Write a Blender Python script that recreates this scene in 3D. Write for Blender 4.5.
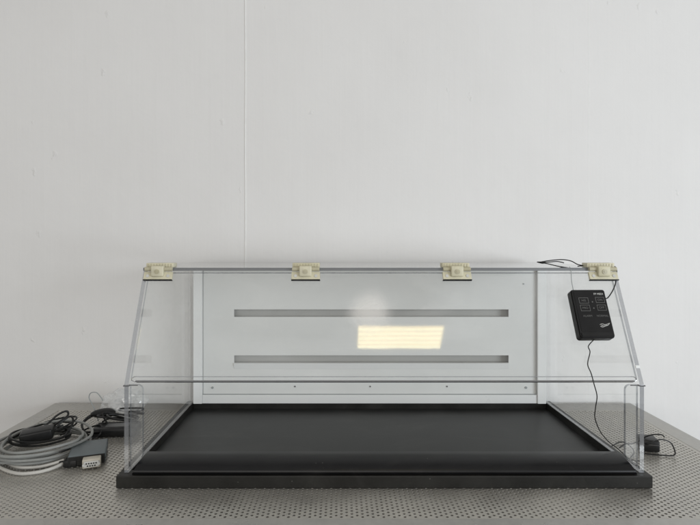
import bpy, bmesh, math, random
from mathutils import Vector, Matrix, noise
random.seed(7)
S = bpy.context.scene
for o in list(bpy.data.objects): bpy.data.objects.remove(o)
COL = S.collection
R = math.radians

# ------------------------------------------------------------------ camera
CX, CY, CZ, F = -.083, -.925, .4215, 526.0
cam = bpy.data.cameras.new('camera'); co = bpy.data.objects.new('camera', cam); COL.objects.link(co)
co.location = (CX, CY, CZ); co.rotation_euler = (R(90), 0, 0)
cam.sensor_width = 36; cam.lens = F/700*36
cam.shift_x = 13/700; cam.shift_y = -16.5/700
cam.clip_start = .02; cam.clip_end = 60
S.camera = co
S.render.resolution_x, S.render.resolution_y = 1024, 768

# ------------------------------------------------------------------ light
W = bpy.data.worlds.new('World'); S.world = W; W.use_nodes = True
bg = W.node_tree.nodes['Background']
bg.inputs[0].default_value = (1.0, .985, .955, 1); bg.inputs[1].default_value = .55
def area(name, loc, target, sx, sy, power, col):
    l = bpy.data.lights.new(name, 'AREA'); l.shape = 'RECTANGLE'; l.size = sx; l.size_y = sy
    l.energy = power; l.color = col
    o = bpy.data.objects.new(name, l); COL.objects.link(o); o.location = loc
    o.rotation_euler = (Vector(target)-Vector(loc)).to_track_quat('-Z', 'Y').to_euler()
    return o
area('window_light', (2.7, -2.3, .45), (.5, .5, -.1), 1.8, 1.2, 74, (.86, .93, 1.0))
area('fill_light', (-.6, -3.8, .8), (0, .5, -.1), 3.0, 1.6, 36, (1.0, .97, .93))  # added soft fill behind the camera, kept below the sash's mirror angles
S.view_settings.view_transform = 'Standard'; S.view_settings.look = 'None'
S.view_settings.exposure = 0; S.view_settings.gamma = 1
S.render.engine = 'CYCLES'
S.cycles.max_bounces = 12; S.cycles.transparent_max_bounces = 40; S.cycles.glossy_bounces = 6
S.cycles.caustics_reflective = True; S.cycles.sample_clamp_indirect = 4

# ------------------------------------------------------------------ helpers
def tag(o, label=None, cat=None, group=None, kind=None):
    if label: o['label'] = label
    if cat: o['category'] = cat
    if group: o['group'] = group
    if kind: o['kind'] = kind
    return o
def empty(name, loc=(0, 0, 0), rot=None):
    o = bpy.data.objects.new(name, None); COL.objects.link(o); o.location = loc
    o.empty_display_size = .02
    if rot is not None: o.rotation_euler = rot
    return o
def obj(name, bm, mats, parent=None, smooth=False):
    me = bpy.data.meshes.new(name); bm.normal_update(); bm.to_mesh(me); bm.free()
    if not isinstance(mats, (list, tuple)): mats = [mats]
    for m in mats: me.materials.append(m)
    if smooth:
        for p in me.polygons: p.use_smooth = True
        me.set_sharp_from_angle(angle=R(35))
    o = bpy.data.objects.new(name, me); COL.objects.link(o)
    if parent: o.parent = parent
    return o
def box(bm, x0, x1, y0, y1, z0, z1, bev=0, seg=2, mat=0, M=None):
    vs = [bm.verts.new((x, y, z)) for x in (x0, x1) for y in (y0, y1) for z in (z0, z1)]
    idx = [(0, 1, 3, 2), (4, 6, 7, 5), (0, 4, 5, 1), (2, 3, 7, 6), (0, 2, 6, 4), (1, 5, 7, 3)]
    fs = [bm.faces.new([vs[i] for i in f]) for f in idx]
    for f in fs: f.material_index = mat
    allv = set(vs)
    if bev > 0:
        es = list({e for f in fs for e in f.edges})
        r = bmesh.ops.bevel(bm, geom=es, offset=bev, segments=seg, profile=.5, affect='EDGES', clamp_overlap=True)
        allv = {v for f in r['faces'] for v in f.verts} | {v for v in allv if v.is_valid}
        for f in r['faces']: f.material_index = mat
    if M is not None:
        for v in allv: v.co = M @ v.co
    return allv
def bx(*a, **k):
    bm = bmesh.new(); box(bm, *a, **k); return bm
def prism(bm, pts, a, b, axis='x', mcap=0, mside=1):
    """closed profile extruded along an axis; caps get material mcap, sides mside"""
    def P(u, v, w):
        return {'x': (w, u, v), 'y': (u, w, v), 'z': (u, v, w)}[axis]
    A = [bm.verts.new(P(u, v, a)) for u, v in pts]; B = [bm.verts.new(P(u, v, b)) for u, v in pts]
    n = len(pts)
    f1 = bm.faces.new(A); f2 = bm.faces.new(B[::-1]); f1.material_index = f2.material_index = mcap
    for i in range(n):
        f = bm.faces.new((A[i], B[i], B[(i+1) % n], A[(i+1) % n])); f.material_index = mside
    bmesh.ops.recalc_face_normals(bm, faces=bm.faces[:])
    return A+B
def spline(pts, n=8, closed=False):
    P = [Vector(p) for p in pts]; out = []
    N = len(P); rng = range(N if closed else N-1)
    g = (lambda i: P[i % N]) if closed else (lambda i: P[max(0, min(N-1, i))])
    for i in rng:
        p0, p1, p2, p3 = g(i-1), g(i), g(i+1), g(i+2)
        for k in range(n):
            t = k/n
            out.append(.5*((2*p1)+(p2-p0)*t+(2*p0-5*p1+4*p2-p3)*t*t+(3*p1-3*p2+p3-p0)*t**3))
    if not closed: out.append(P[-1])
    return out
def tube(bm, path, r, seg=8, mat=0):
    n = len(path); up = Vector((0, 0, 1)); rings = []
    prev = None
    for i, p in enumerate(path):
        d = (path[min(i+1, n-1)]-path[max(i-1, 0)])
        if d.length < 1e-9: d = Vector((1, 0, 0))
        d.normalize()
        if prev is None:
            a = d.cross(up)
            if a.length < .1: a = d.cross(Vector((1, 0, 0)))
        else: a = prev-d*prev.dot(d)
        a.normalize(); prev = a; b = d.cross(a)
        rr = r(i/(n-1)) if callable(r) else r
        rings.append([bm.verts.new(p+(a*math.cos(2*math.pi*k/seg)+b*math.sin(2*math.pi*k/seg))*rr) for k in range(seg)])
    for i in range(n-1):
        for k in range(seg):
            f = bm.faces.new((rings[i][k], rings[i][(k+1) % seg], rings[i+1][(k+1) % seg], rings[i+1][k])); f.material_index = mat
    bm.faces.new(rings[0][::-1]).material_index = mat; bm.faces.new(rings[-1]).material_index = mat
def wire(name, pts, r, mat, parent=None, n=8, seg=8):
    bm = bmesh.new(); tube(bm, spline(pts, n), r, seg); return obj(name, bm, mat, parent, True)
def disc(bm, c, r, h, axis='z', seg=20, mat=0, M=None):
    rot = {'z': Matrix(), 'y': Matrix.Rotation(R(90), 4, 'X'), 'x': Matrix.Rotation(R(90), 4, 'Y')}[axis]
    m = Matrix.Translation(c) @ rot
    if M is not None: m = M @ m
    r_ = bmesh.ops.create_cone(bm, cap_ends=True, segments=seg, radius1=r, radius2=r, depth=h, matrix=m)
    for v in r_['verts']:
        for f in v.link_faces: f.material_index = mat
def on_table(px, py, z=0.0):
    """the spot of the table top that a point of the photograph shows"""
    D = F*(CZ-z)/(py-246.0)
    return Vector((CX+(px-337)/F*D, CY+D, z))
def at_y(px, py, y):
    D = y-CY
    return Vector((CX+(px-337)/F*D, y, CZ-(py-246)/F*D))

# ------------------------------------------------------------------ materials
def mat(name):
    m = bpy.data.materials.new(name); m.use_nodes = True; nt = m.node_tree
    return m, nt, nt.nodes['Principled BSDF']
def link(nt, a, b): nt.links.new(a, b)
def plain(name, col, rough=.5, metal=0, spec=.5, var=.06, scale=30, bump=.0, bscale=200, coat=0, rvar=.1):
    m, nt, b = mat(name)
    tc = nt.nodes.new('ShaderNodeTexCoord')
    nz = nt.nodes.new('ShaderNodeTexNoise'); nz.inputs['Scale'].default_value = scale; nz.inputs['Detail'].default_value = 6
    link(nt, tc.outputs['Object'], nz.inputs['Vector'])
    rp = nt.nodes.new('ShaderNodeValToRGB')
    c0 = [max(0, c*(1-var)) for c in col]; c1 = [min(1, c*(1+var)) for c in col]
    rp.color_ramp.elements[0].position = .3; rp.color_ramp.elements[1].position = .7
    rp.color_ramp.elements[0].color = (*c0, 1); rp.color_ramp.elements[1].color = (*c1, 1)
    link(nt, nz.outputs['Fac'], rp.inputs['Fac']); link(nt, rp.outputs['Color'], b.inputs['Base Color'])
    mr = nt.nodes.new('ShaderNodeMapRange'); mr.inputs['To Min'].default_value = max(0, rough-rvar); mr.inputs['To Max'].default_value = min(1, rough+rvar)
    link(nt, nz.outputs['Fac'], mr.inputs['Value']); link(nt, mr.outputs['Result'], b.inputs['Roughness'])
    b.inputs['Metallic'].default_value = metal; b.inputs['Specular IOR Level'].default_value = spec
    b.inputs['Coat Weight'].default_value = coat
    if bump:
        n2 = nt.nodes.new('ShaderNodeTexNoise'); n2.inputs['Scale'].default_value = bscale; n2.inputs['Detail'].default_value = 4
        link(nt, tc.outputs['Object'], n2.inputs['Vector'])
        bp = nt.nodes.new('ShaderNodeBump'); bp.inputs['Strength'].default_value = bump; bp.inputs['Distance'].default_value = .001
        link(nt, n2.outputs['Fac'], bp.inputs['Height']); link(nt, bp.outputs['Normal'], b.inputs['Normal'])
    return m
def acrylic(name, tint=(.993, .995, .994), rough=.0, f0=.045, extra=0.0, smear=True, body=None, bodyw=0.0, pale_patch=None):
    """clear sheet: light passes straight through, each face mirrors by its angle (Schlick)"""
    m = bpy.data.materials.new(name); m.use_nodes = True; nt = m.node_tree; nt.nodes.clear()
    N = nt.nodes.new
    out = N('ShaderNodeOutputMaterial'); tr = N('ShaderNodeBsdfTransparent'); gl = N('ShaderNodeBsdfGlossy'); mx = N('ShaderNodeMixShader')
    tr.inputs['Color'].default_value = (*tint, 1); gl.inputs['Roughness'].default_value = rough; gl.inputs['Color'].default_value = (1, 1, 1, 1)
    geo = N('ShaderNodeNewGeometry'); dot = N('ShaderNodeVectorMath'); dot.operation = 'DOT_PRODUCT'
    link(nt, geo.outputs['Normal'], dot.inputs[0]); link(nt, geo.outputs['Incoming'], dot.inputs[1])
    ab = N('ShaderNodeMath'); ab.operation = 'ABSOLUTE'; link(nt, dot.outputs['Value'], ab.inputs[0])
    om = N('ShaderNodeMath'); om.operation = 'SUBTRACT'; om.inputs[0].default_value = 1; link(nt, ab.outputs[0], om.inputs[1])
    pw = N('ShaderNodeMath'); pw.operation = 'POWER'; pw.inputs[1].default_value = 5; link(nt, om.outputs[0], pw.inputs[0])
    ma = N('ShaderNodeMath'); ma.operation = 'MULTIPLY_ADD'; ma.inputs[1].default_value = 1-f0-extra; ma.inputs[2].default_value = f0+extra
    link(nt, pw.outputs[0], ma.inputs[0]); link(nt, ma.outputs[0], mx.inputs['Fac'])
    base = tr.outputs[0]
    tc = N('ShaderNodeTexCoord')
    if smear:      # faint greasy wipe marks and dust that scatter a little light
        nz = N('ShaderNodeTexNoise'); nz.inputs['Scale'].default_value = 6; nz.inputs['Detail'].default_value = 7; nz.inputs['Distortion'].default_value = 1.2
        mp = N('ShaderNodeMapping'); mp.inputs['Scale'].default_value = (.6, 1, 2.2); mp.inputs['Rotation'].default_value = (0, .5, 0)
        link(nt, tc.outputs['Object'], mp.inputs[0]); link(nt, mp.outputs[0], nz.inputs['Vector'])
        mr = N('ShaderNodeMapRange'); mr.inputs['From Min'].default_value = .45; mr.inputs['From Max'].default_value = .8
        mr.inputs['To Min'].default_value = .004; mr.inputs['To Max'].default_value = .095
        link(nt, nz.outputs['Fac'], mr.inputs['Value'])
        df = N('ShaderNodeBsdfDiffuse'); df.inputs['Color'].default_value = (.75, .75, .74, 1)
        m2 = N('ShaderNodeMixShader'); link(nt, mr.outputs['Result'], m2.inputs['Fac']); link(nt, tr.outputs[0], m2.inputs[1]); link(nt, df.outputs[0], m2.inputs[2])
        base = m2.outputs[0]
    if pale_patch:     # one pale, soft-edged diffuse patch on the sheet
        c, rad, wgt = pale_patch
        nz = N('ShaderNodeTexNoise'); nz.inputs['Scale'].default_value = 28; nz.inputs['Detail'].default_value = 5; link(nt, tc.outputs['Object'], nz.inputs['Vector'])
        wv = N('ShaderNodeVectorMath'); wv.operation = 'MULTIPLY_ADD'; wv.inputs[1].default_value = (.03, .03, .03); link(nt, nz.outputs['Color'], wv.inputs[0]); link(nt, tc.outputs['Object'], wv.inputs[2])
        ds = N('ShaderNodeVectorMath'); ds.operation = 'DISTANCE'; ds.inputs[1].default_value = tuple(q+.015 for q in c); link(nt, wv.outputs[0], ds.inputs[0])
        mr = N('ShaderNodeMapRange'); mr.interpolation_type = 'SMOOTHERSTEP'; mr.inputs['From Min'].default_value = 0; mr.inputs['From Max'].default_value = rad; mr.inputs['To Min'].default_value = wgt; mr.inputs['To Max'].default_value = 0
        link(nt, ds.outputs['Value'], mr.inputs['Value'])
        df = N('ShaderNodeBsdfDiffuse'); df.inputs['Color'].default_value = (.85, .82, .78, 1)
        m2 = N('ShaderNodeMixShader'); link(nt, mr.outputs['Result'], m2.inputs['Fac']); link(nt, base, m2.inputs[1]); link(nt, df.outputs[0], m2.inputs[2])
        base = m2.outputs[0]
    if bodyw:
        df = N('ShaderNodeBsdfDiffuse'); df.inputs['Color'].default_value = (*body, 1)
        nz = N('ShaderNodeTexNoise'); nz.inputs['Scale'].default_value = 22; nz.inputs['Detail'].default_value = 3
        link(nt, tc.outputs['Object'], nz.inputs['Vector'])
        mr = N('ShaderNodeMapRange'); mr.inputs['To Min'].default_value = bodyw*.45; mr.inputs['To Max'].default_value = min(1, bodyw*1.5)
        link(nt, nz.outputs['Fac'], mr.inputs['Value'])
        m2 = N('ShaderNodeMixShader'); link(nt, mr.outputs['Result'], m2.inputs['Fac']); link(nt, base, m2.inputs[1]); link(nt, df.outputs[0], m2.inputs[2])
        base = m2.outputs[0]
    if smear:
        wn = N('ShaderNodeTexNoise'); wn.inputs['Scale'].default_value = 9; wn.inputs['Detail'].default_value = 2; link(nt, tc.outputs['Object'], wn.inputs['Vector'])
        wb = N('ShaderNodeBump'); wb.inputs['Strength'].default_value = .045; wb.inputs['Distance'].default_value = .0020
        link(nt, wn.outputs['Fac'], wb.inputs['Height']); link(nt, wb.outputs['Normal'], gl.inputs['Normal'])
    link(nt, base, mx.inputs[1]); link(nt, gl.outputs[0], mx.inputs[2]); link(nt, mx.outputs[0], out.inputs[0])
    return m
def dusty(m, amount=.035, scale=5, thr=.5):
    nt = m.node_tree; b = nt.nodes['Principled BSDF']; N = nt.nodes.new
    src = b.inputs['Base Color'].links[0].from_socket
    tc = N('ShaderNodeTexCoord'); mp = N('ShaderNodeMapping'); mp.inputs['Scale'].default_value = (1, 2.2, 1); mp.inputs['Rotation'].default_value = (0, 0, .4)
    n = N('ShaderNodeTexNoise'); n.inputs['Scale'].default_value = scale; n.inputs['Detail'].default_value = 9; n.inputs['Roughness'].default_value = .68; n.inputs['Distortion'].default_value = .8
    link(nt, tc.outputs['Object'], mp.inputs[0]); link(nt, mp.outputs[0], n.inputs['Vector'])
    mr = N('ShaderNodeMapRange'); mr.inputs['From Min'].default_value = thr; mr.inputs['From Max'].default_value = .8; mr.inputs['To Max'].default_value = amount*4
    link(nt, n.outputs['Fac'], mr.inputs['Value'])
    v = N('ShaderNodeTexVoronoi'); v.inputs['Scale'].default_value = 75; link(nt, tc.outputs['Object'], v.inputs['Vector'])
    mv = N('ShaderNodeMapRange'); mv.inputs['From Min'].default_value = .10; mv.inputs['From Max'].default_value = .05; mv.inputs['To Max'].default_value = .35; link(nt, v.outputs['Distance'], mv.inputs['Value'])
    sp = N('ShaderNodeSeparateColor'); link(nt, v.outputs['Color'], sp.inputs[0]); g = N('ShaderNodeMath'); g.operation = 'GREATER_THAN'; g.inputs[1].default_value = .86; link(nt, sp.outputs[0], g.inputs[0])
    mu = N('ShaderNodeMath'); mu.operation = 'MULTIPLY'; link(nt, mv.outputs[0], mu.inputs[0]); link(nt, g.outputs[0], mu.inputs[1])
    ad = N('ShaderNodeMath'); ad.operation = 'ADD'; ad.use_clamp = True; link(nt, mr.outputs[0], ad.inputs[0]); link(nt, mu.outputs[0], ad.inputs[1])
    mx = N('ShaderNodeMix'); mx.data_type = 'RGBA'; mx.inputs['B'].default_value = (.16, .155, .145, 1)
    link(nt, ad.outputs[0], mx.inputs['Factor']); link(nt, src, mx.inputs['A']); link(nt, mx.outputs['Result'], b.inputs['Base Color'])
def yellowed(m):
    nt = m.node_tree; b = nt.nodes['Principled BSDF']; N = nt.nodes.new
    src = b.inputs['Base Color'].links[0].from_socket
    oi = N('ShaderNodeObjectInfo'); mr = N('ShaderNodeMapRange'); mr.inputs['To Min'].default_value = 0; mr.inputs['To Max'].default_value = .6; link(nt, oi.outputs['Random'], mr.inputs['Value'])
    mx = N('ShaderNodeMix'); mx.data_type = 'RGBA'; mx.blend_type = 'MULTIPLY'; mx.inputs['B'].default_value = (.82, .80, .68, 1)
    link(nt, mr.outputs[0], mx.inputs['Factor']); link(nt, src, mx.inputs['A']); link(nt, mx.outputs['Result'], b.inputs['Base Color'])
def emit(name, col, s):
    m = bpy.data.materials.new(name); m.use_nodes = True; nt = m.node_tree; nt.nodes.clear()
    e = nt.nodes.new('ShaderNodeEmission'); e.inputs[0].default_value = (*col, 1); e.inputs[1].default_value = s
    o = nt.nodes.new('ShaderNodeOutputMaterial'); link(nt, e.outputs[0], o.inputs[0]); return m

def wall_material():
    m, nt, b = mat('painted_wall'); N = nt.nodes.new
    tc = N('ShaderNodeTexCoord')
    n1 = N('ShaderNodeTexNoise'); n1.inputs['Scale'].default_value = 1.6; n1.inputs['Detail'].default_value = 8; n1.inputs['Roughness'].default_value = .6
    link(nt, tc.outputs['Object'], n1.inputs['Vector'])
    rp = N('ShaderNodeValToRGB'); rp.color_ramp.elements[0].position = .3; rp.color_ramp.elements[1].position = .75
    rp.color_ramp.elements[0].color = (.665, .656, .645, 1); rp.color_ramp.elements[1].color = (.715, .708, .698, 1)
    link(nt, n1.outputs['Fac'], rp.inputs['Fac'])
    # sparse nicks in the paint
    vo = N('ShaderNodeTexVoronoi'); vo.inputs['Scale'].default_value = 16; vo.inputs['Randomness'].default_value = 1
    mp = N('ShaderNodeMapping'); mp.inputs['Scale'].default_value = (1.0, 1, .55); nzw = N('ShaderNodeTexNoise'); nzw.inputs['Scale'].default_value = 60
    link(nt, tc.outputs['Object'], nzw.inputs['Vector'])
    ad = N('ShaderNodeVectorMath'); ad.operation = 'MULTIPLY_ADD'; ad.inputs[1].default_value = (.025, .025, .025)
    link(nt, nzw.outputs['Color'], ad.inputs[0]); link(nt, tc.outputs['Object'], ad.inputs[2])
    link(nt, ad.outputs[0], mp.inputs[0]); link(nt, mp.outputs[0], vo.inputs['Vector'])
    dist = N('ShaderNodeMapRange'); dist.inputs['From Min'].default_value = .03; dist.inputs['From Max'].default_value = .10; dist.inputs['To Min'].default_value = 1; dist.inputs['To Max'].default_value = 0
    link(nt, vo.outputs['Distance'], dist.inputs['Value'])
    sep = N('ShaderNodeSeparateColor'); link(nt, vo.outputs['Color'], sep.inputs[0])
    th = N('ShaderNodeMath'); th.operation = 'GREATER_THAN'; th.inputs[1].default_value = .60; link(nt, sep.outputs[0], th.inputs[0])
    pk = N('ShaderNodeMath'); pk.operation = 'MULTIPLY'; link(nt, dist.outputs[0], pk.inputs[0]); link(nt, th.outputs[0], pk.inputs[1])
    mc = N('ShaderNodeMix'); mc.data_type = 'RGBA'; mc.inputs['B'].default_value = (.50, .49, .47, 1)
    f2 = N('ShaderNodeMath'); f2.operation = 'MULTIPLY'; f2.inputs[1].default_value = .10; link(nt, pk.outputs[0], f2.inputs[0])
    link(nt, f2.outputs[0], mc.inputs['Factor']); link(nt, rp.outputs['Color'], mc.inputs['A']); link(nt, mc.outputs['Result'], b.inputs['Base Color'])
    b.inputs['Roughness'].default_value = .6; b.inputs['Specular IOR Level'].default_value = .25
    n2 = N('ShaderNodeTexNoise'); n2.inputs['Scale'].default_value = 22; n2.inputs['Detail'].default_value = 5; link(nt, tc.outputs['Object'], n2.inputs['Vector'])
    n3 = N('ShaderNodeTexNoise'); n3.inputs['Scale'].default_value = 4; link(nt, tc.outputs['Object'], n3.inputs['Vector'])
    h = N('ShaderNodeMath'); h.operation = 'MULTIPLY_ADD'; h.inputs[1].default_value = 3.5; link(nt, n3.outputs['Fac'], h.inputs[0]); link(nt, n2.outputs['Fac'], h.inputs[2])
    h2 = N('ShaderNodeMath'); h2.operation = 'MULTIPLY_ADD'; h2.inputs[1].default_value = 1.1; link(nt, pk.outputs[0], h2.inputs[0]); link(nt, h.outputs[0], h2.inputs[2])
    bp = N('ShaderNodeBump'); bp.inputs['Strength'].default_value = .35; bp.inputs['Distance'].default_value = .0022
    # vertical roller streaks
    mp3 = N('ShaderNodeMapping'); mp3.inputs['Scale'].default_value = (38, 38, 1.3); link(nt, tc.outputs['Object'], mp3.inputs[0])
    n4 = N('ShaderNodeTexNoise'); n4.inputs['Scale'].default_value = 1; n4.inputs['Detail'].default_value = 5; link(nt, mp3.outputs[0], n4.inputs['Vector'])
    h3 = N('ShaderNodeMath'); h3.operation = 'MULTIPLY_ADD'; h3.inputs[1].default_value = .8; link(nt, n4.outputs['Fac'], h3.inputs[0]); link(nt, h2.outputs[0], h3.inputs[2])
    bp.inputs['Strength'].default_value = .42
    link(nt, h3.outputs[0], bp.inputs['Height']); link(nt, bp.outputs['Normal'], b.inputs['Normal'])
    return m
def steel_material(name='powder_steel', col=(.47, .45, .41)):
    m, nt, b = mat(name); N = nt.nodes.new
    tc = N('ShaderNodeTexCoord')
    n1 = N('ShaderNodeTexNoise'); n1.inputs['Scale'].default_value = 5; n1.inputs['Detail'].default_value = 8; link(nt, tc.outputs['Object'], n1.inputs['Vector'])
    n2 = N('ShaderNodeTexNoise'); n2.inputs['Scale'].default_value = 90; n2.inputs['Detail'].default_value = 4; link(nt, tc.outputs['Object'], n2.inputs['Vector'])
    ad = N('ShaderNodeMath'); ad.operation = 'MULTIPLY_ADD'; ad.inputs[1].default_value = .35; link(nt, n2.outputs['Fac'], ad.inputs[0]); link(nt, n1.outputs['Fac'], ad.inputs[2])
    rp = N('ShaderNodeValToRGB'); rp.color_ramp.elements[0].position = .45; rp.color_ramp.elements[1].position = .9
    rp.color_ramp.elements[0].color = tuple(c*.82 for c in col)+(1,); rp.color_ramp.elements[1].color = tuple(c*1.15 for c in col)+(1,)
    link(nt, ad.outputs[0], rp.inputs['Fac']); link(nt, rp.outputs['Color'], b.inputs['Base Color'])
    b.inputs['Metallic'].default_value = .6
    mr = N('ShaderNodeMapRange'); mr.inputs['From Min'].default_value = .3; mr.inputs['From Max'].default_value = .7; mr.inputs['To Min'].default_value = .18; mr.inputs['To Max'].default_value = .46; link(nt, n1.outputs['Fac'], mr.inputs['Value']); link(nt, mr.outputs[0], b.inputs['Roughness'])
    bp = N('ShaderNodeBump'); bp.inputs['Strength'].default_value = .12; bp.inputs['Distance'].default_value = .0008
    link(nt, n2.outputs['Fac'], bp.inputs['Height']); link(nt, bp.outputs['Normal'], b.inputs['Normal'])
    return m

M_wall = wall_material()
M_seam = plain('caulk', (.74, .74, .725), .5, var=.05, scale=40, bump=.6, bscale=120)
M_floor = plain('floor', (.16, .155, .15), .5, scale=4, var=.2)
M_steel = steel_material()
M_rim = steel_material('rim_steel', (.42, .41, .385))
M_dark = plain('under_steel', (.035, .035, .034), .6)
M_face = acrylic('acrylic_face')
M_pane = acrylic('acrylic_pale_patch', rough=.035, pale_patch=((-.020, .058, .300),   .060, .36))  # sash sheet, with a pale patch near the middle
M_edge = acrylic('acrylic_edge', tint=(.60, .62, .65), rough=.07, f0=.24, smear=False, body=(.30, .31, .33), bodyw=.30)
M_top = acrylic('acrylic_sawn_edge', tint=(.42, .43, .44), rough=.45, f0=.05, smear=False, body=(.13, .135, .14), bodyw=.62)
M_rail = acrylic('acrylic_lip', tint=(.30, .31, .32), rough=.08, f0=.25, smear=False, body=(.10, .10, .11), bodyw=.5)
M_black = plain('black_epoxy', (.018, .0185, .018), .42, scale=14, var=.25, bump=.10, bscale=500, rvar=.06, spec=.4)
M_slab = plain('black_slab', (.012, .0115, .010), .45, scale=20, var=.35, bump=.15, bscale=300, spec=.25)
M_foil = plain('black_airfoil', (.005, .005, .0055), .30, scale=14, var=.2, rvar=.04, spec=.28)
M_white = plain('white_panel', (.625, .635, .62), .38, scale=7, var=.03, rvar=.05)
M_frame = plain('white_frame', (.70, .71, .70), .3, scale=8, var=.02)
M_gap = plain('grey_gasket', (.28, .30, .30), .6)  # mid grey for the gasket, thin wires and some screw heads
M_slot = plain('slot_shade_grey', (.37, .37, .35), .6, scale=12, var=.05)  # grey base colour stands in for the recess shade on a white sheet
M_beige = plain('beige_plastic', (.54, .51, .385), .45, scale=60, var=.10, bump=.2, bscale=400)
M_beige2 = plain('darker_beige_plastic', (.44, .41, .30), .5, scale=60, var=.1)  # darker beige for hinge ribs, barrel and pin
M_blk = plain('black_plastic', (.009, .009, .009), .38, spec=.28, scale=50, var=.2, bump=.1, bscale=600)
M_cable = plain('black_cable', (.009, .009, .009), .42, spec=.28, scale=50, var=.2)
M_grey = plain('grey_cable', (.22, .225, .215), .5, scale=30, var=.12)
M_lgrey = plain('light_grey_cable', (.45, .44, .41), .5, scale=30, var=.08)
M_box = plain('grey_box_plastic', (.10, .118, .125), .45, scale=40, var=.12, bump=.15, bscale=500)
M_label = plain('silver_print', (.50, .50, .48), .4)
M_label2 = plain('dim_print', (.095, .095, .092), .4)
M_face2 = plain('membrane_black', (.007, .007, .0075), .22, spec=.35, scale=30, var=.2)
M_screw = plain('screw_steel', (.18, .18, .18), .35, metal=.8)
M_plug = plain('connector_ivory', (.42, .39, .33), .5, scale=60, var=.12)
M_bag = acrylic('clear_plastic_bag', tint=(.93, .94, .94), rough=.12, f0=.10, smear=False, body=(.8, .8, .8), bodyw=.30)

for m_ in (M_black, M_slab, M_foil): dusty(m_)
for m_ in (M_beige, M_beige2): yellowed(m_)
# ------------------------------------------------------------------ setting
YW = .502
bm = bmesh.new(); box(bm, -3.6, 3.6, YW, YW+.1, -.9, 2.9)
tag(obj('wall', bm, M_wall), kind='structure')
bm = bmesh.new(); box(bm, -4, 4, -5, YW+.1, -.95, -.9)
tag(obj('floor', bm, M_floor), kind='structure')
# caulked vertical board joints, running down the wall
for nm, sx, wd, lab in (('wall_joint', -.3315, .0022, 'thin white vertical caulked joint on the wall left of centre'),
                        ('wall_joint', .600, .0012, 'very faint vertical joint on the wall right of centre')):
    bm = bmesh.new(); pts = []
    prev = None
    for i in range(90):
        z = -.9+i*3.8/89
        w = wd*(1+.35*noise.noise(Vector((0, 0, z*9)))); d = .0019 if wd > .002 else .0003
        x = sx+.0009*noise.noise(Vector((3, 0, z*5)))
        q = [bm.verts.new(c) for c in ((x-w, YW+.001, z), (x-w*.4, YW-d, z), (x+w*.4, YW-d, z), (x+w, YW+.001, z))]
        if prev:
            for k in range(3): bm.faces.new((prev[k], prev[k+1], q[k+1], q[k]))
        prev = q
    bmesh.ops.recalc_face_normals(bm, faces=bm.faces[:])
    tag(obj(nm, bm, M_seam, None, True), kind='structure')

# ------------------------------------------------------------------ perforated table
table = empty('work_table', (0, 0, -.9))
tag(table, 'grey steel work table with a perforated top standing against the white wall', 'table')
TX0, TX1, TY0, TY1 = -.840, .704, -.185, .488
PX0, PX1, PY0, PY1 = TX0+.043, TX1-.043, -.111, TY1-.062
p = .009525
def perforated():
    V, Fc = [], []
    rc = p/math.sqrt(3); hr = .0024; t = .0016
    hexp = []
    for k in range(6):
        a0, a1 = R(60*k), R(60*(k+1))
        c0 = (rc*math.cos(a0), rc*math.sin(a0)); c1 = (rc*math.cos(a1), rc*math.sin(a1))
        hexp.append(c0); hexp.append(((c0[0]+c1[0])/2, (c0[1]+c1[1])/2))
    hol = [(hr*math.cos(R(30*k)), hr*math.sin(R(30*k))) for k in range(12)]
    sx = p*math.sqrt(3); row = 0; y = PY0-.004
    while y < PY1+.004:
        x = PX0-.005+(sx/2 if row % 2 else 0)
        while x < PX1+.006:
            inside = PX0+.003 < x < PX1-.003 and PY0+.003 < y < PY1-.003
            under = -.44 < x < .44 and .03 < y < .40          # below the cabinet: never seen
            b = len(V)
            if inside and not under:
                V += [(x+u, y+v, 0) for u, v in hexp]; V += [(x+u, y+v, 0) for u, v in hol]; V += [(x+u, y+v, -t) for u, v in hol]
                for k in range(12):
                    j = (k+1) % 12
                    Fc.append((b+k, b+j, b+12+j, b+12+k)); Fc.append((b+12+k, b+12+j, b+24+j, b+24+k))
            else:
                V += [(x+u, y+v, 0) for u, v in hexp[::2]]; Fc.append(tuple(range(b, b+6)))
            x += sx
        y += p/2; row += 1
    me = bpy.data.meshes.new('perforated_top'); me.from_pydata(V, [], Fc); me.materials.append(M_steel); me.update()
    o = bpy.data.objects.new('perforated_top', me); COL.objects.link(o); o.parent = table; o.location = (0, 0, .9-.0006)
perforated()
Z9 = .9
bm = bmesh.new()          # plain rim: four flat strips with a turned-down edge, butted at the corners
box(bm, TX0, TX1, TY0, PY0, Z9-.03, Z9, .0012)
box(bm, TX0, TX1, PY1, TY1, Z9-.03, Z9, .0012)
box(bm, TX0, PX0, PY0, PY1, Z9-.03, Z9, .0004)
box(bm, PX1, TX1, PY0, PY1, Z9-.03, Z9, .0004)
obj('rim', bm, M_rim, table)
for x in (TX0+.03, TX1-.07):
    for y in (TY0+.03, TY1-.07):
        obj('leg', bx(x, x+.04, y, y+.04, 0, Z9-.031, .002), M_dark, table)
for x in (-.52, -.28, -.02, .14, .42):
    obj('brace', bx(x, x+.05, PY0+.002, PY1-.002, Z9-.045, Z9-.008, .001), M_dark, table)
obj('light_block_shelf', bx(TX0+.05, TX1-.05, TY0+.05, TY1-.012, .66, .675, .002), M_dark, table)  # unseen dark sheet, added to block light so the holes stay dark

# ------------------------------------------------------------------ the enclosure
enc = empty('ventilated_enclosure', (0, 0, 0))
tag(enc, 'clear acrylic ventilated enclosure with hinged slanted front on a black base', 'lab enclosure')
SL = .022
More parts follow.
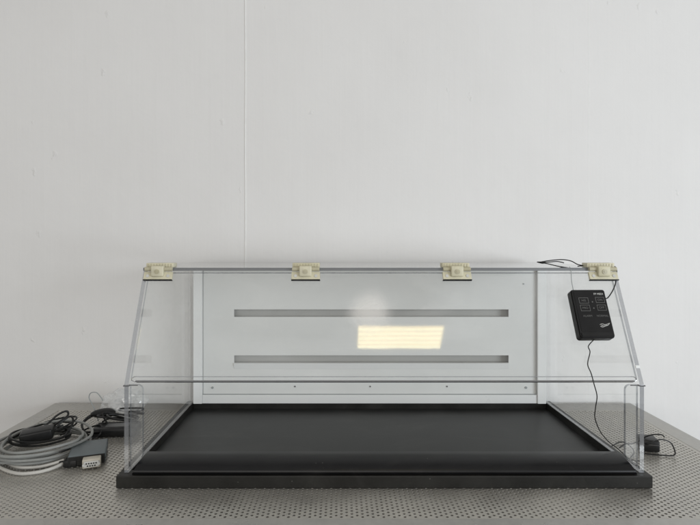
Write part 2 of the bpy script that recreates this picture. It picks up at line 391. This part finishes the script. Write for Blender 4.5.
# base slab with a dished work surface
bm = bmesh.new()
box(bm, -.467, .4655, -.012, .0145, .0005, SL, .0015)                       # front
box(bm, -.467, -.4492, .0147, .4305, .0005, SL, .0003)
box(bm, .4492, .4655, .0147, .4305, .0005, SL, .0003)
box(bm, -.4490, .4490, .4127, .4305, .0005, SL-.0006, .0008)
base = obj('base', bm, [M_slab], enc)
bm = bmesh.new(); box(bm, -.4489, .4489, .0149, .4125, .001, .0070)
work = obj('work_surface', bm, M_black, enc)
# rounded airfoil along the front opening, ends mitred
prof = [(v.x, v.y) for v in spline([(-.006, SL+.0006, 0), (-.0075, SL+.0045, 0), (-.0055, .0310, 0), (.002, .0368, 0), (.014, .0408, 0), (.030, .0428, 0), (.046, .0425, 0)], 5)]
prof += [(.050, .039), (.050, .009), (.044, .0085), (.040, SL+.0006)]
bm = bmesh.new()
A = [bm.verts.new((-.4415+max(0, z-SL)*.45, y, z)) for y, z in prof]; B = [bm.verts.new((.4415-max(0, z-SL)*.45, y, z)) for y, z in prof]
bm.faces.new(A); bm.faces.new(B[::-1])
for i in range(len(prof)): bm.faces.new((A[i], B[i], B[(i+1) % len(prof)], A[(i+1) % len(prof)]))
bmesh.ops.recalc_face_normals(bm, faces=bm.faces[:])
obj('airfoil', bm, M_foil, enc, True)

XO, TH = .4575, .0075
ZT = .3735
side_prof = [(.001, SL+.0005), (.001, .177), (.094, ZT-.0005), (.452, ZT-.0005), (.452, SL+.0005)]
for s in (-1, 1):
    bm = bmesh.new(); a, b = (XO-TH, XO) if s > 0 else (-XO, -XO+TH)
    prism(bm, side_prof, a, b)
    sp = obj('side_panel', bm, [M_face, M_edge], enc)
    # dark steel-look joint pin where the slanted edge meets the upright
    bm = bmesh.new(); xx = s*(XO-.004)
    box(bm, xx-.0055, xx+.0055, -.0012, .006, .1745, .1768, .0004)
    box(bm, min(s*.4485, s*.434), max(s*.4485, s*.434), .0015, .0030, .1752, .1768, .0003)
    obj('corner_joint', bm, M_rail, enc)
    if s > 0:
        z0 = .206; bm = bmesh.new()
        box(bm, xx-.0040, xx+.0040, -.001, .0015, -.0026, .0026, .0008, M=Matrix.Translation((0, (z0-.177)*.094/.196, z0)) @ Matrix.Rotation(R(-25.6), 4, 'X'))
        obj('edge_highlight', bm, M_frame, sp)  # small white block painted as the highlight on the slanted edge
    # narrow wing in the front opening, inner top corner rounded
    pts = [(s*.4482, SL+.006), (s*.4482, .1765)]
    c = (.4265+.009, .1765-.009)
    for k in range(7):
        a_ = R(90+15*k); pts.append((s*(c[0]+.009*math.cos(a_)), c[1]+.009*math.sin(a_)))
    pts += [(s*.4265, SL+.030)]
    for k in range(5):
        pts.append((s*(.4265+.012*(k+1)/5), SL+.030-.014*((k+1)/5)**.6))
    bm = bmesh.new(); prism(bm, pts, .0035, .0095, 'y')
    obj('front_wing', bm, [M_face, M_edge], enc)
# top
bm = bmesh.new(); box(bm, -XO, XO, .092, .452, ZT, ZT+.0060)
for f in bm.faces: f.material_index = 0 if abs(f.normal.z) > .5 or f.calc_area() > .1 else 1
bm.normal_update()
for f in bm.faces: f.material_index = 0 if abs(f.normal.z) > .5 else 1
obj('top_panel', bm, [M_face, M_top], enc)
# sash: local frame, origin at its top edge, Y' = down the slope, Z' = outward normal
tv = Vector((0, -.094, -.196)).normalized(); nv = Vector((0, -.196, .094)).normalized()
MS = Matrix(((1, tv.x, nv.x, 0), (0, tv.y, nv.y, .0925), (0, tv.z, nv.z, .3705), (0, 0, 0, 1)))
sash_root = empty('sash', (0, 0, 0)); sash_root.parent = enc
L = .2085; hw = .4475; r = .007
def rr(x0, x1, y0, y1, r, k=5):
    out = []
    for cx, cy, a0 in ((x0+r, y0+r, 180), (x1-r, y0+r, 270), (x1-r, y1-r, 0), (x0+r, y1-r, 90)):
        for i in range(k+1):
            a = R(a0+90*i/k); out.append((cx+r*math.cos(a), cy+r*math.sin(a)))
    return out
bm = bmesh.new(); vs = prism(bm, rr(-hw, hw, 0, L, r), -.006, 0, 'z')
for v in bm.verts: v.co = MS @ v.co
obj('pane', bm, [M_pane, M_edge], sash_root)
# thickened polished lip along the bottom of the sash
bm = bmesh.new()
box(bm, -hw+.009, hw-.006, L-.0022, L+.0006, -.0066, .0012, .0006, M=MS)
obj('lip', bm, M_rail, sash_root)
bm = bmesh.new()
box(bm, -hw+.011, hw-.010, L-.0090, L-.0078, .0002, .0010, .0002, M=MS)
obj('edge_refraction_line', bm, M_edge, sash_root)  # thin bar standing in for the refracted line of the bottom edge
for s in (-1, 1):
    bm = bmesh.new()
    tube(bm, [MS @ Vector(q) for q in [(s*(hw-.0105), L-.0086, .0008), (s*(hw-.006), L-.0082, .001), (s*(hw-.0025), L-.0055, .001), (s*(hw-.002), L-.002, .001), (s*(hw-.006), L-.0006, .001)]], .0006, 6)
    obj('lip_end', bm, M_rail, sash_root, True)
# rear plenum: back sheet, slotted baffle, bright outer frame
bm = bmesh.new()
PZ0, PZ1 = SL+.0002, .3715
box(bm, -.4468, .4463, .436, .452, PZ0, PZ1)
plen = obj('rear_plenum', bm, M_slot, enc)
# baffle as strips round two real slots
BX0, BX1 = -.4235, .4235
sx0, sx1 = -.345, .354
zs = (.1240, .1430, .2410, .2600)
bm = bmesh.new()
yb0, yb1 = .4145, .4175
box(bm, BX0, BX1, yb0, yb1, SL+.0225, zs[0]); box(bm, BX0, BX1, yb0, yb1, zs[1], zs[2]); box(bm, BX0, BX1, yb0, yb1, zs[3], PZ1)
for z0, z1 in ((zs[0], zs[1]), (zs[2], zs[3])):
    box(bm, BX0, sx0, yb0, yb1, z0, z1); box(bm, sx1, BX1, yb0, yb1, z0, z1)
baf = obj('baffle', bm, M_white, plen)
bm = bmesh.new()   # chamfered lower lip of the lower slot, leaning back
v = [bm.verts.new(q) for q in ((sx0, yb0-.0006, .1085), (sx1, yb0-.0006, .1085), (sx1, yb0-.0046, .1236), (sx0, yb0-.0046, .1236))]
w_ = [bm.verts.new(q.co+Vector((0, .001, 0))) for q in v]
for a, b, c, d in ((v[0], v[1], v[2], v[3]), (w_[3], w_[2], w_[1], w_[0]), (v[3], v[2], w_[2], w_[3]), (v[0], w_[0], w_[1], v[1]), (v[0], v[3], w_[3], w_[0]), (v[1], w_[1], w_[2], v[2])): bm.faces.new((a, b, c, d))
bmesh.ops.recalc_face_normals(bm, faces=bm.faces[:])
obj('slot_lip', bm, M_frame, baf)
bm = bmesh.new()
box(bm, -.4468, BX0-.001, .405, .4355, PZ0, PZ1, .001); box(bm, BX1+.001, .4463, .405, .4355, PZ0, PZ1, .001)
box(bm, BX0-.0008, BX1+.0008, .4085, .4355, PZ0, SL+.0215, .0008)
obj('frame', bm, M_frame, plen)
bm = bmesh.new(); box(bm, BX0, BX1, .4125, .4143, SL+.0217, SL+.0232)
obj('gasket', bm, M_gap, plen)
for x, z, rr_, m in ((-.400, .0610, .0030, M_gap), (.0015, .0640, .0019, M_screw), (.197, .0640, .0019, M_screw), (.398, .0610, .0030, M_gap), (.392, .325, .0020, M_gap), (-.190, .064, .0019, M_screw)):
    bm = bmesh.new(); disc(bm, (x, yb0-.0008, z), rr_, .0016, 'y', 16); obj('screw', bm, m, baf, True)

# hinges
hinge0 = empty('hinge', (0, 0, 0)); hinge0.parent = enc
def hinge_parts(root):
    bm = bmesh.new(); box(bm, -.0265, .0265, .0945, .118, ZT+.0062, ZT+.0150, .0012)
    obj('upper_leaf', bm, M_beige, root, True)
    bm = bmesh.new()
    for i in range(9): box(bm, -.0235+i*.0055, -.0205+i*.0055, .0938, .0950, ZT+.0075, ZT+.0135, .0003)
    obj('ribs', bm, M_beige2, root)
    bm = bmesh.new(); box(bm, -.0275, .0275, .0005, .0165, .0002, .0055, .001, M=MS); obj('lower_leaf', bm, M_beige, root, True)
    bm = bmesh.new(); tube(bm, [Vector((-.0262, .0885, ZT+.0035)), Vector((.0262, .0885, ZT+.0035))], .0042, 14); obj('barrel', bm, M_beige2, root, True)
    bm = bmesh.new(); box(bm, -.0125, .0115, .0790, .0935, ZT-.0105, ZT+.0098, .0022, 3); kn = obj('knuckle', bm, M_beige, root, True)
    bm = bmesh.new(); disc(bm, (-.0005, .0786, ZT-.001), .0046, .0016, 'y', 20); disc(bm, (-.0005, .0782, ZT-.001), .0022, .0024, 'y', 12); obj('pin', bm, M_beige2, kn, True)
    for s in (-1, 1):
        for v_ in (.0075, ):
            bm = bmesh.new(); disc(bm, (s*.0195, .0098, .0058), .0030, .0016, 'z', 16, M=MS); obj('screw', bm, M_label, root, True)
    bm = bmesh.new(); box(bm, -.0278, .0278, .0166, .0182, -.0001, .0058, .0004, M=MS); obj('leaf_edge', bm, M_blk, root)
hinge_parts(hinge0)
hxs = (-.4265, -.143, .1476, .4285)
for i, hx in enumerate(hxs):
    if i == 0: hr_ = hinge0
    else:
        hr_ = hinge0.copy(); COL.objects.link(hr_); hr_.parent = enc
        for ch in list(hinge0.children):
            c = ch.copy(); COL.objects.link(c); c.parent = hr_
            for g in ch.children:
                d = g.copy(); COL.objects.link(d); d.parent = c
    hr_.location = (hx, 0, 0)

# ------------------------------------------------------------------ airflow monitor hanging on the sash
def text_mesh(s, size, M, mat_, parent, name='lettering', ext=.00015):
    cu = bpy.data.curves.new(name, 'FONT'); cu.body = s; cu.size = size; cu.extrude = ext; cu.align_x = 'CENTER'; cu.align_y = 'CENTER'
    to = bpy.data.objects.new(name, cu); COL.objects.link(to)
    dg = bpy.context.evaluated_depsgraph_get(); me = bpy.data.meshes.new_from_object(to.evaluated_get(dg))
    bpy.data.objects.remove(to); me.transform(M); me.materials.clear(); me.materials.append(mat_)
    o = bpy.data.objects.new(name, me); COL.objects.link(o); o.parent = parent; return o
# ray from the photograph onto the sash plane
def on_sash(px, py, off=0):
    C0 = Vector((CX, CY, CZ)); d = Vector(((px-337)/F, 1, (246-py)/F)); P0 = MS @ Vector((0, 0, off))
    return C0+d*((P0-C0).dot(nv)/d.dot(nv))
mc = on_sash(591.2, 314.3, .012)
MM = Matrix.Translation(mc) @ Matrix(((1, 0, 0, 0), (0, -tv.y, nv.y, 0), (0, -tv.z, nv.z, 0), (0, 0, 0, 1))) @ Matrix.Rotation(R(.3), 4, 'Z')
mon = empty('airflow_monitor'); mon.matrix_world = MM
tag(mon, 'small black airflow monitor box with framed touch keys hanging by its wire on the sash', 'monitor')
w2, h2 = .0315, .0465
bm = bmesh.new(); prism(bm, rr(-w2, w2, -h2, h2, .005), -.0105, .0035, 'z', 0, 0); bh = obj('housing', bm, M_blk, mon, True)
bm = bmesh.new(); prism(bm, rr(-w2+.0012, w2-.0012, -h2+.0012, h2-.0012, .004), .0037, .0068, 'z', 0, 0)
obj('front_cover', bm, M_blk, mon, True)
bm = bmesh.new(); prism(bm, rr(-w2+.004, w2-.003, -h2+.0115, h2-.0035, .002), .0069, .0073, 'z', 0, 0)
fp = obj('membrane', bm, M_face2, mon)
bm = bmesh.new(); prism(bm, rr(-w2+.003, w2-.003, -h2+.003, -h2+.0095, .001), .0069, .0084, 'z', 0, 0)
obj('bottom_ridge', bm, M_blk, mon)
def U(u, v): return (-w2+u*2*w2, h2-v*2*h2)
def key(u0, u1, v0, v1, m, s):
    x0, y1 = U(u0, v0); x1, y0 = U(u1, v1); t = .0008
    bm = bmesh.new()
    box(bm, x0, x1, y1-t, y1, .0074, .0077); box(bm, x0, x1, y0, y0+t, .0074, .0077)
    box(bm, x0, x0+t, y0+t, y1-t, .0074, .0077); box(bm, x1-t, x1, y0+t, y1-t, .0074, .0077)
    k = obj('key', bm, m, mon)
    if s: text_mesh(s, .0058, Matrix.Translation(((x0+x1)/2, (y0+y1)/2, .0075)), m, k)
key(.17, .45, .18, .30, M_label2, 'HIS'); key(.17, .45, .33, .46, M_label2, 'MIO')
key(.66, .92, .17, .29, M_label2, 'ON'); key(.66, .92, .33, .45, M_label2, 'OFF')
text_mesh('FP MEDI', .0050, Matrix.Translation((*U(.78, .105), .0075)), M_label, mon)
text_mesh('ALARM', .0052, Matrix.Translation((*U(.33, .56), .0075)), M_label2, mon)
text_mesh('NORMAL', .0052, Matrix.Translation((*U(.76, .56), .0075)), M_label2, mon)
for q in (.27, .40):
    bm = bmesh.new(); disc(bm, (*U(.555, q), .0076), .0013, .0006, 'z', 12); obj('indicator', bm, M_label2, mon)
lx, ly = U(.76, .745)
bm = bmesh.new(); tube(bm, spline([(lx-.0085, ly-.002, .0077), (lx-.005, ly-.0038, .0077), (lx, ly-.0022, .0077), (lx+.006, ly, .0077), (lx+.0095, ly+.0035, .0077)], 6), .0005, 5)
tube(bm, spline([(lx-.0088, ly+.0008, .0077), (lx-.004, ly+.0022, .0077), (lx+.001, ly+.0008, .0077), (lx+.0095, ly+.0034, .0077)], 6), .0004, 5)
obj('emblem', bm, M_label, mon)
text_mesh('Aircon', .0042, Matrix.Translation((lx-.0008, ly-.0007, .0076)) @ Matrix.Rotation(R(5), 4, 'Z'), M_label, mon)

# wires of the monitor
p_in = MM @ Vector((w2-.001, h2-.014, 0))
hz = ZT+.008
wire_pts = [p_in, on_sash(607.5, 298, .004), on_sash(613, 290, .003), on_sash(616, 281, .004), Vector((.4575, .092, ZT+.003)), Vector((.4585, .106, ZT+.0085)), Vector((.452, .1195, ZT+.0085)), Vector((.43, .1205, ZT+.0085)), Vector((.404, .1195, ZT+.0085)), Vector((.392, .112, ZT+.0080))]
tag(wire('sensor_wire', wire_pts, .0011, M_cable), 'black wire curving from the right hinge down into the side of the monitor', 'wire')
T_ = lambda px, py, D: Vector((CX+(px-337)/F*D, CY+D, CZ-(py-246)/F*D))
bw = [[(588, 266.5), (578, 264.5), (571, 261.0), (562, 259.6), (550, 260.5), (541, 262.0)],
      [(588, 268), (577, 268.0), (567, 267.6), (557, 266.0), (548, 263.8), (541, 262.6)],
      [(564, 262.8), (558, 261.6), (552, 261.8), (546, 262.3), (540, 262.3)]]
bun = empty('wire_bundle', T_(560, 263, 1.03)); bun_i = bun.location.copy()
tag(bun, 'twisted black wire ends lying on the clear top beside the rightmost hinge', 'wires')
for q in bw:
    wire('strand', [T_(a, b, 1.035+.01*random.random())-bun_i for a, b in q], .0010, M_cable, bun)
wire('taped_tip', [T_(545, 262.2, 1.038)-bun_i, T_(541.5, 262.5, 1.038)-bun_i, T_(537, 262.0, 1.038)-bun_i], lambda t: .0028-.0018*abs(t*1.6-.5), M_blk, bun)
# thin hanging wire from the top edge to the monitor, and its lead down to the table
tag(wire('hanging_wire', [Vector((.3705, .100, ZT+.0075)), on_sash(571, 271.5, .003), on_sash(571.6, 281, .002), on_sash(573.6, 291, .004), on_sash(576, 297, .003)], .0007, M_gap), 'thin grey wire the monitor hangs from at the top edge of the sash', 'wire')
lead = [MM @ Vector((-.002, -h2+.001, -.004)), on_sash(588.5, 346, .003), on_sash(590, 352, .003), on_sash(588, 361, .002), on_sash(588, 366, .003), on_sash(591, 373, .002), on_sash(593, 380, .003),
        T_(594, 384, .935), T_(597, 396, .945), T_(595.5, 408, .96), T_(595, 418, .975), T_(600, 431, .985), T_(608, 441, .985), T_(617, 448, .98), T_(623, 453.5, .965), T_(632, 461.0, .955)]
tag(wire('lead_wire', lead, .0009, M_cable, n=10), 'thin black wire running from the bottom of the monitor down to the base corner', 'wire')

# ------------------------------------------------------------------ right adapter
ad = empty('power_adapter', on_table(653, 452)); ai = ad.location.copy(); ad.rotation_euler = (0, 0, R(-14))
tag(ad, 'small black adapter with a looped cord on the table right of the enclosure', 'power adapter')
obj('body', bx(-.022, .012, -.004, .036, .0006, .024, .003, 3), M_blk, ad, True)
obj('lid_line', bx(-.0222, .0122, -.0042, .0362, .0150, .0156), M_screw, ad)
loops = [[(-.02, .012, .018), (-.036, .006, .012), (-.05, .004, .010), (-.064, -.004, .004)],
         [(-.016, -.003, .016), (-.01, -.012, .02), (.010, -.01, .030), (.030, -.006, .024), (.036, -.012, .008), (.030, -.018, .0024), (.010, -.020, .0022), (-.014, -.020, .0022), (-.03, -.016, .0022)],
         [(-.014, .01, .025), (0, .004, .034), (.016, .002, .036), (.022, .004, .031)]]
for q in loops: wire('cord', q, .0013, M_cable, ad)
# small cord pieces inside the right wing
tag(wire('loose_cord', [on_table(612, 446, .003), on_table(620, 442, .003), on_table(628, 444, .006), on_table(634, 452, .004), on_table(630, 459, .003), on_table(640, 461, .002)], .0012, M_cable), 'short loose black cord curled on the table behind the right wing', 'cord')

# ------------------------------------------------------------------ left pile
def coil(name, cpx, rx, ry, turns, rad, m, z0, dz, jit, label, tail=None, head=None, rot=0, seed=1, start=0):
    rnd = random.Random(seed); pts = []
    n = 14; tot = int(turns*n)
    off = (0, 0); zz = 0
    if head: pts += head
    for i in range(tot+1):
        if i % n == 0: off = (rnd.uniform(-jit, jit), rnd.uniform(-jit, jit)); zz = rnd.random()
        a = 2*math.pi*i/n+start
        k = 1+.10*noise.noise(Vector((math.cos(a)*1.3, math.sin(a)*1.3, seed*3.1+i*.03)))
        x, y = rx*k*math.cos(a), ry*k*math.sin(a)
        c, s = math.cos(rot), math.sin(rot)
        pts.append(Vector((cpx.x+x*c-y*s+off[0], cpx.y+x*s+y*c+off[1], z0+dz*(i/n)+rad+.0025*(1+math.sin(a*1.5+seed)))))
    if tail: pts += tail
    return tag(wire(name, pts, rad, m, n=5), label, 'cable')
c1 = on_table(41, 452)
coil('cable_coil', c1, .080, .088, 6, .0028, M_grey, .000, .0044, .011, 'dark grey cable wound in thick rings at the left of the pile', seed=2)
# light cable, looser and lower, ends in the black hood
e = on_table(63, 463, .006)
lp = lambda L_: [on_table(*q) for q in L_]
tag(wire('cable', lp([(63, 463.5, .006), (52, 468.5, .004), (36, 472.5, .003), (18, 473.5, .003), (3, 469, .003), (-8, 461, .003), (-11, 452, .003), (-4, 443, .004), (10, 437, .004), (28, 433, .004), (44, 433, .004)]), .0031, M_lgrey), 'outermost light grey cable round the front of the pile ending in a black plug', 'cable')
tag(wire('cable', lp([(64, 460, .010), (52, 464, .006), (38, 467, .004), (20, 467.5, .004), (8, 463.5, .004), (1, 457, .004), (0, 450, .005), (6, 443, .005), (18, 438, .005), (34, 436, .005)]), .0029, M_lgrey), 'second light grey cable just inside the outermost one', 'cable')
coil('cable_coil', on_table(40, 446), .058, .050, 3, .0021, M_cable, .012, .0050, .010, 'black cord coiled small on top of the grey coil', seed=9)
coil('cable_coil', on_table(53, 440), .030, .052, 3, .0020, M_cable, .018, .004, .008, 'narrow black cord hank leaning at the right of the coils', seed=12, rot=R(-25))
lb = on_table(46, 442)
tag(wire('cord_loop', [lb+Vector(q) for q in ((-.01, -.02, .03), (.005, -.005, .04), (.020, .01, .055), (.034, .02, .060), (.036, .02, .050), (.024, .0, .040), (.012, -.01, .032))], .0022, M_cable), 'stiff black cord loop sticking up from the pile, nearest the wall', 'cord')
lb = on_table(58, 445)
tag(wire('cord_loop', [lb+Vector(q) for q in ((-.01, -.01, .028), (.002, .01, .045), (.016, .02, .054), (.026, .012, .046), (.022, .0, .030), (.008, -.008, .024))], .0022, M_cable), 'round black cord loop sticking up beside the grey box', 'cord')
obj_b = bx(-.030, .030, -.016, .016, 0, .022, .004, 3)
blk = obj('cord_plug', obj_b, M_blk, None, True); blk.location = on_table(38, 452)+Vector((0, 0, .026)); blk.rotation_euler = (R(5), R(-6), R(20))
tag(blk, 'black moulded plug block lying in the middle of the coils', 'plug')

# grey interface box with its ports
q = [on_table(66, 465), on_table(92, 467), on_table(110, 452), on_table(86, 449)]
gb = empty('interface_box', (q[0]+q[1]+q[2]+q[3])/4)
ang = math.atan2((q[1]-q[0]).y, (q[1]-q[0]).x)
gb.rotation_euler = (0, 0, R(20)); 
tag(gb, 'flat dark grey interface box with an ivory connector on its front', 'interface box')
obj('case', bx(-.033, .033, -.040, .040, .0015, .022, .003, 3), M_box, gb, True)
obj('seam', bx(-.0332, .0332, -.0402, .0402, .0110, .0116), M_blk, gb)
for sx_ in (-1, 1):
    for sy_ in (-.03, .03):
        bm = bmesh.new(); disc(bm, (sx_*.024, sy_, .001), .004, .0018); obj('foot', bm, M_blk, gb)
obj('end_plate', bx(-.0320, .0320, -.0418, -.0404, .003, .0205, .0005), M_blk, gb)
bm = bmesh.new(); box(bm, -.006, .026, -.060, -.042, .002, .019, .002); cn = obj('connector', bm, M_plug, gb, True)
bm = bmesh.new()
for i_ in range(5): box(bm, .0005+i_*.0042, .0028+i_*.0042, -.0645, -.0636, .0115, .0138)
for i_ in range(4): box(bm, .0026+i_*.0042, .0049+i_*.0042, -.0645, -.0636, .0070, .0093)
obj('socket_holes', bm, M_blk, cn)
bm = bmesh.new(); box(bm, -.003, .023, -.0635, -.0602, .005, .016, .001); obj('shell', bm, M_label, cn)
for sx_ in (-.003, .023):
    bm = bmesh.new(); disc(bm, (sx_, -.0620, .0105), .0024, .006, 'y', 10); obj('thumb_screw', bm, M_label, cn, True)
hood = empty('cable_plug', e+Vector((.004, 0, -.006))); hood.rotation_euler = (0, 0, R(8))
tag(hood, 'black plug hood on the light grey cable in front of the grey box', 'plug')
obj('shell', bx(0, .024, -.012, .012, .001, .014, .002), M_blk, hood, True)
bm = bmesh.new(); tube(bm, [Vector((-.010, 0, .0065)), Vector((.001, 0, .0065))], lambda t: .0036+.001*t, 10); obj('strain_relief', bm, M_blk, hood, True)

# black cords and mouse-like plug behind, clear bag
pl = empty('mains_plug', on_table(105, 424)); pl.rotation_euler = (0, 0, R(15))
tag(pl, 'rounded black mains plug lying in front of the clear bag', 'plug')
bm = bmesh.new(); bmesh.ops.create_uvsphere(bm, u_segments=20, v_segments=12, radius=1)
for v in bm.verts: v.co = Vector((v.co.x*.028*(1-.15*v.co.x), v.co.y*.016, .026+v.co.z*.011))
obj('body', bm, M_blk, pl, True)
bm = bmesh.new(); tube(bm, spline([(-.026, 0, .024), (-.038, -.006, .018), (-.046, -.02, .010), (-.04, -.04, .004)], 6), lambda t: .0042-.002*t, 10); obj('cord', bm, M_cable, pl, True)
brick = empty('power_brick', on_table(116, 434)); brick.rotation_euler = (0, 0, R(6))
tag(brick, 'flat black power brick lying under cords left of the enclosure wall', 'power brick')
obj('body', bx(-.046, .050, -.024, .026, .001, .020, .004, 3), M_blk, brick, True)
obj('rating_label', bx(-.02, .03, -.012, .012, .0202, .0205), M_screw, brick)
def tangle(px, py, n, sx_, sy_, h, label, seed, r=.0019):
    rnd = random.Random(seed); c = on_table(px, py); P = []
    for i in range(n):
        a = i*1.9+rnd.random(); k = .45+.55*rnd.random()
        P.append(c+Vector((sx_*k*math.cos(a), sy_*k*math.sin(a), .003+h*rnd.random())))
    return tag(wire('cord_tangle', P, r, M_cable, n=8), label, 'cord')
tangle(118, 430, 16, .055, .040, .036, 'tangled black cord heaped on the power brick', 3)
tangle(92, 437, 10, .034, .026, .020, 'small knot of black cord between the grey box and the power brick', 8)
tangle(134, 420, 9, .04, .03, .03, 'black cord pieces seen through the left side of the enclosure', 15)
tag(wire('cord', [on_table(98, 436, .006), on_table(85, 440, .006), on_table(76, 442, .012), on_table(68, 449, .02), on_table(60, 452, .03)], .0022, M_cable), 'black cord running from the knot over to the coils', 'cord')
lw = on_table(96, 423)
tag(wire('thin_wire_loop', [lw+Vector(q_) for q_ in ((.006, 0, .004), (.000, .0, .024), (-.013, .01, .040), (-.022, .012, .056), (-.018, .012, .068), (-.004, .012, .069), (.006, .012, .058), (.012, .01, .050))], .0012, M_gap), 'thin grey wire standing up in an open loop in front of the wall', 'wire')
# crumpled clear bag
bm = bmesh.new(); bmesh.ops.create_icosphere(bm, subdivisions=4, radius=1)
for v in bm.verts:
    n_ = v.co.copy(); k = 1+.30*noise.noise(n_*2.1)+.16*noise.noise(n_*5.3)
    v.co = Vector((n_.x*.052*k, n_.y*.036*k, .034+n_.z*.034*k)); v.co.z = max(v.co.z, .0008)
bag = obj('plastic_bag', bm, M_bag, None, False); bag.location = on_table(124, 417)
tag(bag, 'crumpled clear plastic bag standing behind the black plug near the wall', 'plastic bag')

# ------------------------------------------------------------------ ceiling lamp behind the camera (its image shows in the sash)
lamp = empty('ceiling_light', (.338, -1.895, 1.96))
tag(lamp, 'long warm fluorescent ceiling fixture mirrored in the slanted sash', 'ceiling light')
lw2, ld2 = .282, .113
bm = bmesh.new()
box(bm, -lw2-.012, lw2+.012, -ld2-.012, -ld2, -.002, .07); box(bm, -lw2-.012, lw2+.012, ld2, ld2+.012, -.002, .07)
box(bm, -lw2-.012, -lw2, -ld2, ld2, -.002, .07); box(bm, lw2, lw2+.012, -ld2, ld2, -.002, .07); box(bm, -lw2, lw2, -ld2, ld2, .06, .07)
obj('housing', bm, M_frame, lamp)
M_tube = emit('lit_tube', (1.0, .88, .50), 7.6); M_diff = emit('lit_diffuser', (1.0, .76, .34), 5.6)
obj('diffuser', bx(-lw2+.001, lw2-.001, -ld2+.001, ld2-.001, .012, .016), M_diff, lamp)
for i in range(5):
    y = -ld2+.013+i*.0435
    bm = bmesh.new(); tube(bm, [Vector((-lw2+.004, y, .002)), Vector((lw2-.006-.006*(i%2), y, .002))], .0095, 12); obj('tube', bm, M_tube, lamp, True)
